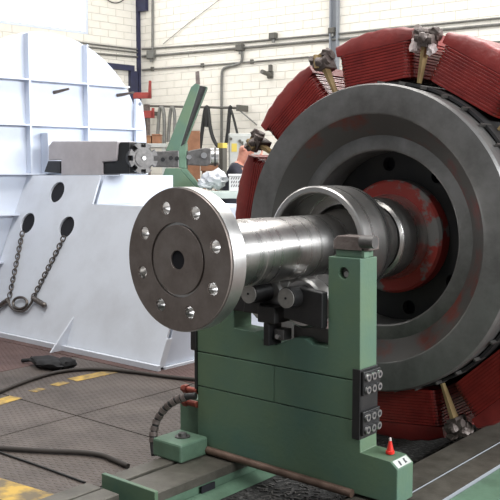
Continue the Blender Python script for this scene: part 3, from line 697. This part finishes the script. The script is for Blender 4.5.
# tower top clamp
tp = MB().box(.32, .47, Y0 + .03, Y0 + TK - .02, 1.252, 1.285).build('clamp_base', 'green', pd, bevel=.004)
cl = [onY(px, py, Y0 + .02) for (px, py) in ((333, 250), (333, 240), (337, 235.5), (366, 237), (368, 239), (368, 251.5))]
MB().prism([(p.x, max(p.z, 1.286)) for p in cl], .10, FY(Y0 + .02)).build('clamp_block', 'clamp_grey', pd, bevel=.006)
cp = onX(374.5, 242.5, .535)
MB().cyl((cp.x - .07, cp.y, cp.z), (cp.x + .004, cp.y, cp.z), .029, 24).build('clamp_knob', 'bolt_dark', pd, 40)
MB().box(.470, .486, Y0 + .02, Y0 + .06, 1.253, 1.30).build('locating_pin', 'green_light', pd, bevel=.003)
MB().box(-.53, -.34, Y0 + .02, Y0 + TK - .02, 1.253, 1.33).build('clamp_block', 'clamp_grey', pd, bevel=.006)
# black corner bracket with two six-bolt blocks
bk = MB().box(.487, .493, Y0 - .005, Y0 + TK - .002, .40, .735).box(.450, .493, Y0 - .014, Y0 - .0055, .40, .735).build('corner_bracket', 'black_paint', pd, bevel=.003)
for (z0, z1) in ((.42, .535), (.61, .725)):
    bb = MB().box(.494, .508, Y0 - .005, Y0 + TK - .004, z0, z1).build('bolted_block', 'black_paint', pd, bevel=.004)
    for zz in (z0 + .028, z1 - .028):
        for yy in (.020, .068, .116):
            a = MB().cyl((.509, Y0 + yy, zz), (.523, Y0 + yy, zz), .0185, 14).build('bolt', 'bolt_steel', bb, 40)
            MB().cyl((.5235, Y0 + yy, zz), (.5242, Y0 + yy, zz), .0095, 6).build('hex_socket', 'hole_black', bb)
# black guide strip on left edge
MB().box(-.580, -.567, Y0 - .01, Y0 + .05, .44, .79).build('guide_bar', 'black_paint', pd, bevel=.003)
MB().box(-.605, -.566, Y0 - .015, Y0 + .055, .68, .79).build('guide_cap', 'black_paint', pd, bevel=.006)
# feet
MB().box(-.745, -.566, Y0 + .04, Y0 + .14, BZ + .002, .39).build('foot_web', 'green_light', pd, bevel=.008)
lf = MB().box(-.69, -.475, 3.075, 3.285, BZ + .002, .222).build('foot_block', 'green_light', pd, bevel=.012)
MB().cyl((-.575, 3.19, .2225), (-.575, 3.19, .228), .042, 24).build('washer', 'bolt_dark', lf, 40)
MB().cyl((-.575, 3.19, .228), (-.575, 3.19, .244), .024, 6).build('foot_bolt', 'bolt_dark', lf)
# white label with two dark marks on the chamfer of the right foot
c0, c1 = Vector((.690, 0, .30)), Vector((.652, 0, .33)); cd_ = (c1 - c0).normalized(); cn = Vector((cd_.z, 0, -cd_.x)) * -1
if cn.z < 0: cn = -cn
FCf = frame(c0 + Vector((0, Y0 + .012, 0)), (0, 1, 0), cd_, cn)
MB().prism([(.0, .004), (.122, .004), (.122, .044), (.0, .044)], .0015, FCf).build('label_plate', 'cabinet_grey', pd)
for (u0, pts) in ((.03, [(0, 0), (.012, 0), (.018, .02), (.008, .028), (.002, .016)]), (.075, [(0, 0), (.02, .004), (.012, .014), (.02, .026), (.004, .026)])):
    MB().prism([(u0 + a, .010 + b) for a, b in pts], .0008, frame(c0 + Vector((0, Y0 + .012, 0)) + cn * .0016, (0, 1, 0), cd_, cn)).build('label_mark', 'ink', pd)
# long rod under the pedestal face
MB().cyl((-.53, Y0 - .02, BZ + .028), (.46, Y0 - .02, BZ + .018), .020, 16).build('tie_rod', 'rod_rust', pd, 40)
# oil fitting and armoured hose at the left edge
oh = thing('armoured_hose', (-.60, Y0, BZ), 'black ribbed hose curving from a copper fitting down to the bed', 'hose')
hp = [(196, 396), (186, 396.5), (176, 400), (165, 408), (157, 419), (153.5, 432), (153, 444), (154.5, 455)]
hpw = [onY(px, py, Y0 - .06 - .02 * i) for i, (px, py) in enumerate(hp)]
MB().tube(hpw, .019, 10, 2).build('hose_tube', 'rubber', oh, 60)
for i in range(1, 6):
    for tq in (.2, .7):
        p = hpw[i].lerp(hpw[i + 1], tq); d = (hpw[i + 1] - hpw[i]).normalized()
        MB().cyl(p - d * .012, p + d * .012, .0235, 14).build('sleeve_ring', 'clamp_grey', oh, 40)
for (px, py) in ((187, 389), (187, 402)):
    q = onY(px, py, Y0 + .0); MB().cyl((q.x - .035, q.y, q.z), (-.567, q.y, q.z), .018, 12).build('copper_fitting', 'copper', oh, 40)
    MB().cyl((q.x - .02, q.y, q.z), (q.x + .005, q.y, q.z), .026, 6).build('union_nut', 'copper', oh)
# red cone
q = onZ(389.5, 457.5, .337); q = Vector((.60, Y0 + .085, .337))
rc_ = thing('red_cone', q, 'small red plastic cone standing on the right pedestal foot', 'cone')
MB().lathe([(0, .0), (0, .021), (.012, .021), (.014, .017), (.058, .007), (.060, .0)], Matrix.Translation(q) @ Matrix.Rotation(PI / 2, 4, 'X'), 20).build('cone', 'red_plastic', rc_, 40)
MB().lathe([(.0605, .0), (.0605, .006), (.074, .005), (.076, 0)], Matrix.Translation(q) @ Matrix.Rotation(PI / 2, 4, 'X'), 12).build('tip', 'white_cloth', rc_, 40)
# roller carriage under the shaft
ZA = 1.27
rcg = thing('roller_carriage', (0, Y0 + .05, .83), 'black roller carriage with two round axle ends under the shaft', 'bearing')
rx, rz, rr_ = .118, 1.005, .124; AZ = 1.047
for s_ in (-1, 1):
    x = rx * s_
    MB().lathe([(0, .0), (0, rr_ - .012), (.012, rr_), (.088, rr_), (.10, rr_ - .012), (.10, 0)], Matrix.Translation((x, Y0 + .03, rz)), 48).build('roller', 'steel_flange_side', rcg, 40)
    b = MB().prism([(x - .085 if s_ < 0 else x - .06, .935), (.292 if s_ > 0 else x + .03, .905 if s_ > 0 else .935), (.292 if s_ > 0 else x + .03, 1.080), (x + .03 if s_ > 0 else x, 1.094), (x - .06, 1.087)], .05, FY(Y0 - .04)).build('side_plate', 'black_paint', rcg, bevel=.006)
    MB().cyl((x + .012, Y0 - .105, AZ), (x + .012, Y0 + .03, AZ), .052, 28).build('axle', 'black_paint', rcg, 40)
    MB().cyl((x + .012, Y0 - .112, AZ), (x + .012, Y0 - .1055, AZ), .048, 28).build('axle_end', 'axle_face', rcg, 40)
    MB().cyl((x + .012, Y0 - .115, AZ), (x + .012, Y0 - .1125, AZ), .006, 12).build('center_mark', 'hole_black', rcg)
    MB().box(x - .05, x + .05, Y0 + .135, Y0 + .17, .935, 1.05).build('rear_plate', 'black_paint', rcg, bevel=.006)
MB().box(-.30, -.19, Y0 - .03, Y0 + .02, .935, 1.08).build('side_plate', 'black_paint', rcg, bevel=.006)
MB().box(-.09, .02, Y0 - .06, Y0 + .08, .90, .985).build('pivot_block', 'black_paint', rcg, bevel=.006)
MB().box(-.055, -.02, Y0 - .055, Y0 + .05, .785, .90).build('pivot_stem', 'black_paint', rcg, bevel=.004)
MB().box(-.015, .045, Y0 - .02, Y0 + .05, .815, .87).build('latch', 'bolt_dark', rcg, bevel=.004)
MB().cyl((.015, Y0 - .035, .835), (.015, Y0 - .02, .835), .012, 12).build('latch_pin', 'bolt_steel', rcg, 40)
MB().box(.05, .285, Y0 + .06, Y0 + .09, .82, .885).build('under_beam', 'dark_red_steel', rcg)

# ================================================================== generator rotor
ro = thing('generator_rotor', (0, 3.3, ZA), 'large generator rotor with flanged steel shaft and red pole coils', 'rotor')
TR = Matrix.Translation((0, 0, ZA))
FF = 2.59
FYz = lambda y: frame((0, y, ZA), (1, 0, 0), (0, 0, 1), (0, 1, 0))
hs = [circ(.234 * math.cos(math.radians(17.5 + 45 * i)), .234 * math.sin(math.radians(17.5 + 45 * i)), .0295, 28) for i in range(8)]
fp = MB().prism(circ(0, 0, .311, 96), .012, FYz(FF), hs + [circ(0, 0, .164, 64)]).build('flange_face', 'flange_face', ro, 30)
MB().prism(circ(0, 0, .316, 96), .080, FYz(FF + .0125), hs).build('coupling_flange', 'steel_flange_side', ro, 30, bevel=.004)
MB().prism(circ(0, 0, .152, 64), .0115, FYz(FF + .0005), [circ(0, 0, .042, 32)]).build('flange_boss', 'flange_face', fp, 30, bevel=.004)
MB().prism(circ(0, 0, .0415, 32), .003, FYz(FF + .0095)).build('bore_bottom', 'hole_black', fp)
MB().lathe([(FF + .093, .17), (FF + .105, .158), (3.02, .158), (3.022, .160), (3.22, .160), (3.222, .1575), (3.60, .1575), (3.74, .1575), (3.86, .19), (3.88, .205), (4.06, .205), (4.07, .20), (4.30, .20), (4.42, .205), (5.4, .205), (6.6, .16), (6.6, 0)], TR, 96).build('shaft', 'steel', ro, 30)
MB().lathe([(3.60, .300), (3.606, .308), (3.80, .308), (3.802, .304), (3.87, .304), (3.885, .295), (3.90, .25), (3.90, .206), (3.845, .206), (3.845, .262), (3.606, .272), (3.60, .278)], TR, 96, closed=True).build('sleeve', 'steel', ro, 35)
MB().lathe([(4.12, .206), (4.12, .228), (4.13, .234), (4.27, .236), (4.30, .246), (4.36, .25), (4.36, .206)], TR, 96, closed=True).build('collar', 'steel', ro, 35)
MB().lathe([(4.36, .210), (4.355, .32), (4.37, .335), (4.455, .335), (4.455, .210)], TR, 96, closed=True).build('hub_disc', 'hub_red', ro, 35)
wh = [circ(.435 * math.cos(math.radians(10 + 45 * i)), .435 * math.sin(math.radians(10 + 45 * i)), .042, 24) for i in range(8)]
MB().prism(circ(0, 0, .80, 80), .05, FYz(4.46), wh + [circ(0, 0, .206, 64)]).build('web_plate', 'dark_iron', ro, 30)
MB().lathe([(4.53, .21), (4.53, .69), (4.55, .69), (4.55, .21)], TR, 80, closed=True).build('hole_shade_disc', 'hole_black', ro)  # black disc added behind the web so its holes read as shaded
MB().lathe([(4.225, .598), (4.222, .590), (4.222, .515), (4.23, .505), (4.45, .505), (4.45, .534), (4.28, .534)], TR, 128, closed=True).build('inner_lip', 'ring_steel', ro, 25)
MB().lathe([(4.10, .865), (4.10, .715), (4.103, .708), (4.26, .56), (4.30, .535), (4.45, .535), (4.45, .86), (4.12, .875)], TR, 128, closed=True).build('end_ring', 'ring_steel', ro, 25)
MB().lathe([(4.108, .7075), (4.258, .5615), (4.255, .5585), (4.105, .7045)], TR, 128, closed=True).build('bevel_shade_band', 'dark_red_steel', ro, 25)  # dark base puts the recess shade into the colour; red is paint patches
MB().lathe([(4.26, .877), (4.26, .892), (5.5, .892), (5.5, .70), (4.52, .70), (4.52, .877)], TR, 128, closed=True).build('rim_stack', 'dark_iron', ro, 25)
for i in range(40):                                             # rim clamping keys just outside the ring
    a = 2 * PI * i / 40; M = TR @ Matrix.Rotation(-a, 4, 'Y')
    if i == 0: km = MB().box(.8765, .8945, 4.20, 4.32, -.005, .005).mesh('rim_key'); km.materials.append(MATS['dark_red_steel'])
    o = bpy.data.objects.new('rim_key', km); COL.objects.link(o); o.parent = ro; o.matrix_parent_inverse = world_of(ro).inverted(); o.matrix_basis = M
# pole: built at angle 0 (radial = +x, tangential = z, axial = y)
YC0, YC1 = 4.33, 5.42
def rrect(hw, y0, y1, r, n=6):
    p = []
    for (cx, cy, a0) in ((hw - r, y1 - r, 0), (-hw + r, y1 - r, PI / 2), (-hw + r, y0 + r, PI), (hw - r, y0 + r, 1.5 * PI)):
        for k in range(n + 1):
            a = a0 + k * PI / 2 / n; p.append((cx + r * math.cos(a), cy + r * math.sin(a)))
    return p
NT = 12; r0, r1 = .900, 1.107; dr_ = (r1 - r0) / NT
FPl = lambda x: frame((x, 0, 0), (0, 0, 1), (0, 1, 0), (1, 0, 0))
turn_me = []
for k in range(NT):
    hw = .236 + .0012 * k + (.0025 if k % 2 else 0)
    mb = MB().prism(rrect(hw, YC0, YC1, .05), dr_ - .0036, FPl(r0 + k * dr_ + .0018))
    me = mb.mesh('coil_turn'); me.materials.append(MATS['coil_red'])
    turn_me.append(me)
core = MB().prism(rrect(.231, YC0 + .006, YC1 - .006, .046), r1 - r0, FPl(r0)).mesh('pole_core'); core.materials.append(MATS['coil_red'])
# shoe: curved cap with tapered front
sm = MB(); nseg = 14; vs = []; fs = []
aw = .262
prof = [(YC0 + .004, 1.109, 1.196), (YC0 + .014, 1.109, 1.208), (YC0 + .05, 1.109, 1.216), (YC1 - .05, 1.109, 1.216), (YC1, 1.109, 1.19)]
for (y, ri, ro_) in prof:
    for k in range(nseg + 1):
        tq = -1 + 2 * k / nseg; z = aw * tq; drop = .012 * abs(tq) ** 3 + (.012 * math.sin(k * 2.1))*.3
        xo = math.sqrt(max(ro_ ** 2 - z * z, 0)) - drop * 1
        vs.append((max(xo, ri + .012), y, z))
    for k in range(nseg + 1): vs.append((ri, y, aw * (-1 + 2 * k / nseg) * .985))
st_ = 2 * (nseg + 1)
for i in range(len(prof) - 1):
    for k in range(nseg):
        fs.append((i * st_ + k, i * st_ + k + 1, (i + 1) * st_ + k + 1, (i + 1) * st_ + k))
        b0 = nseg + 1; fs.append((i * st_ + b0 + k, (i + 1) * st_ + b0 + k, (i + 1) * st_ + b0 + k + 1, i * st_ + b0 + k + 1))
    for k in (0, nseg): fs.append((i * st_ + k, (i + 1) * st_ + k, (i + 1) * st_ + nseg + 1 + k, i * st_ + nseg + 1 + k))
for i in (0, len(prof) - 1):
    for k in range(nseg): fs.append((i * st_ + k, i * st_ + nseg + 1 + k, i * st_ + nseg + 2 + k, i * st_ + k + 1))
sm.add(vs, fs); shoe = sm.mesh('pole_shoe'); shoe.materials.append(MATS['shoe_red'])
for p in shoe.polygons: p.use_smooth = True
shoe.set_sharp_from_angle(angle=math.radians(50))
wedge_me = MB().hull([(.90, YC0 - .005, -.006), (.90, YC0 - .005, .006), (1.13, YC0 - .03, -.013), (1.13, YC0 - .03, .013), (.90, YC0 + .03, -.006), (.90, YC0 + .03, .006), (1.13, YC0 + .03, -.013), (1.13, YC0 + .03, .013)]).mesh('wedge_stick'); wedge_me.materials.append(MATS['tan_wood'])
cm = MB()
cm.cyl((1.145, YC0 - .02, -.055), (1.145, YC0 - .02, .055), .030, 14).cyl((1.175, YC0 + .02, -.065), (1.175, YC0 + .02, .065), .034, 14).box(1.10, 1.17, YC0 - .045, YC0 + .08, -.03, .03)
cm.blob((1.19, YC0 - .01, -.045), .028, .03, .035, 3, .2).blob((1.185, YC0 - .02, .05), .028, .035, .03, 4, .2).blob((1.15, YC0 - .05, 0), .03, .025, .03, 5, .2)
clamp_me = cm.mesh('connector_clamp'); clamp_me.materials.append(MATS['clamp_grey'])
wrap_me = MB().blob((1.10, YC0 - .012, .055), .04, .03, .035, 6, .25).blob((1.095, YC0 - .012, -.05), .035, .025, .03, 7, .25).mesh('cloth_wrap'); wrap_me.materials.append(MATS['white_cloth'])
copper_me = MB().box(1.13, 1.20, YC0 - .03, YC0 + .01, -.02, .02).cyl((1.12, YC0 - .05, .03), (1.20, YC0 - .04, .01), .016, 10).mesh('copper_lead'); copper_me.materials.append(MATS['tan_wood'])
def inst(me, name, M, parent):
    o = bpy.data.objects.new(name, me); COL.objects.link(o); o.parent = parent; o.matrix_parent_inverse = world_of(parent).inverted(); o.matrix_basis = M
    return o
for i in range(10):
    if i == 4: continue                                         # this pole is off the rim: the white housing shows through there
    a = math.radians(60.2 + 36 * i); M = TR @ Matrix.Rotation(-a, 4, 'Y')
    pc = inst(core, 'pole_core', M, ro)
    for k in range(NT):
        o = inst(turn_me[k], 'coil_turn', M, pc)
        b = o.modifiers.new('bevel', 'BEVEL'); b.width = .0045; b.segments = 2; b.limit_method = 'ANGLE'; b.angle_limit = math.radians(50)
    inst(shoe, 'pole_shoe', M, pc)
    M2 = TR @ Matrix.Rotation(-math.radians(78.2 + 36 * i), 4, 'Y')
    inst(wedge_me, 'wedge_stick', M2, ro); cc = inst(clamp_me, 'connector_clamp', M2, ro)
    if i in (0,): inst(wrap_me, 'cloth_wrap', M2, cc)
    if i in (1, 2, 9): inst(copper_me, 'connector_lead', M2, cc)
# far-end pedestal that carries the other shaft end
fp_ = thing('bearing_pedestal', (0, 6.2, BZ), 'green bearing pedestal behind the rotor at the far shaft end', 'pedestal')
MB().box(-.565, .69, 6.15, 6.30, BZ + .002, .80).build('lower_slab', 'green', fp_, bevel=.004)
for s_ in (-1, 1): MB().box(min(.24 * s_, .48 * s_), max(.24 * s_, .48 * s_), 6.15, 6.30, .80, 1.25).build('upright', 'green', fp_, bevel=.004)
for s_ in (-1, 1): MB().lathe([(0, 0), (0, .1), (.1, .1), (.1, 0)], Matrix.Translation((.13 * s_, 6.175, 1.27 - .255)), 32).build('roller', 'steel_flange_side', fp_, 40)
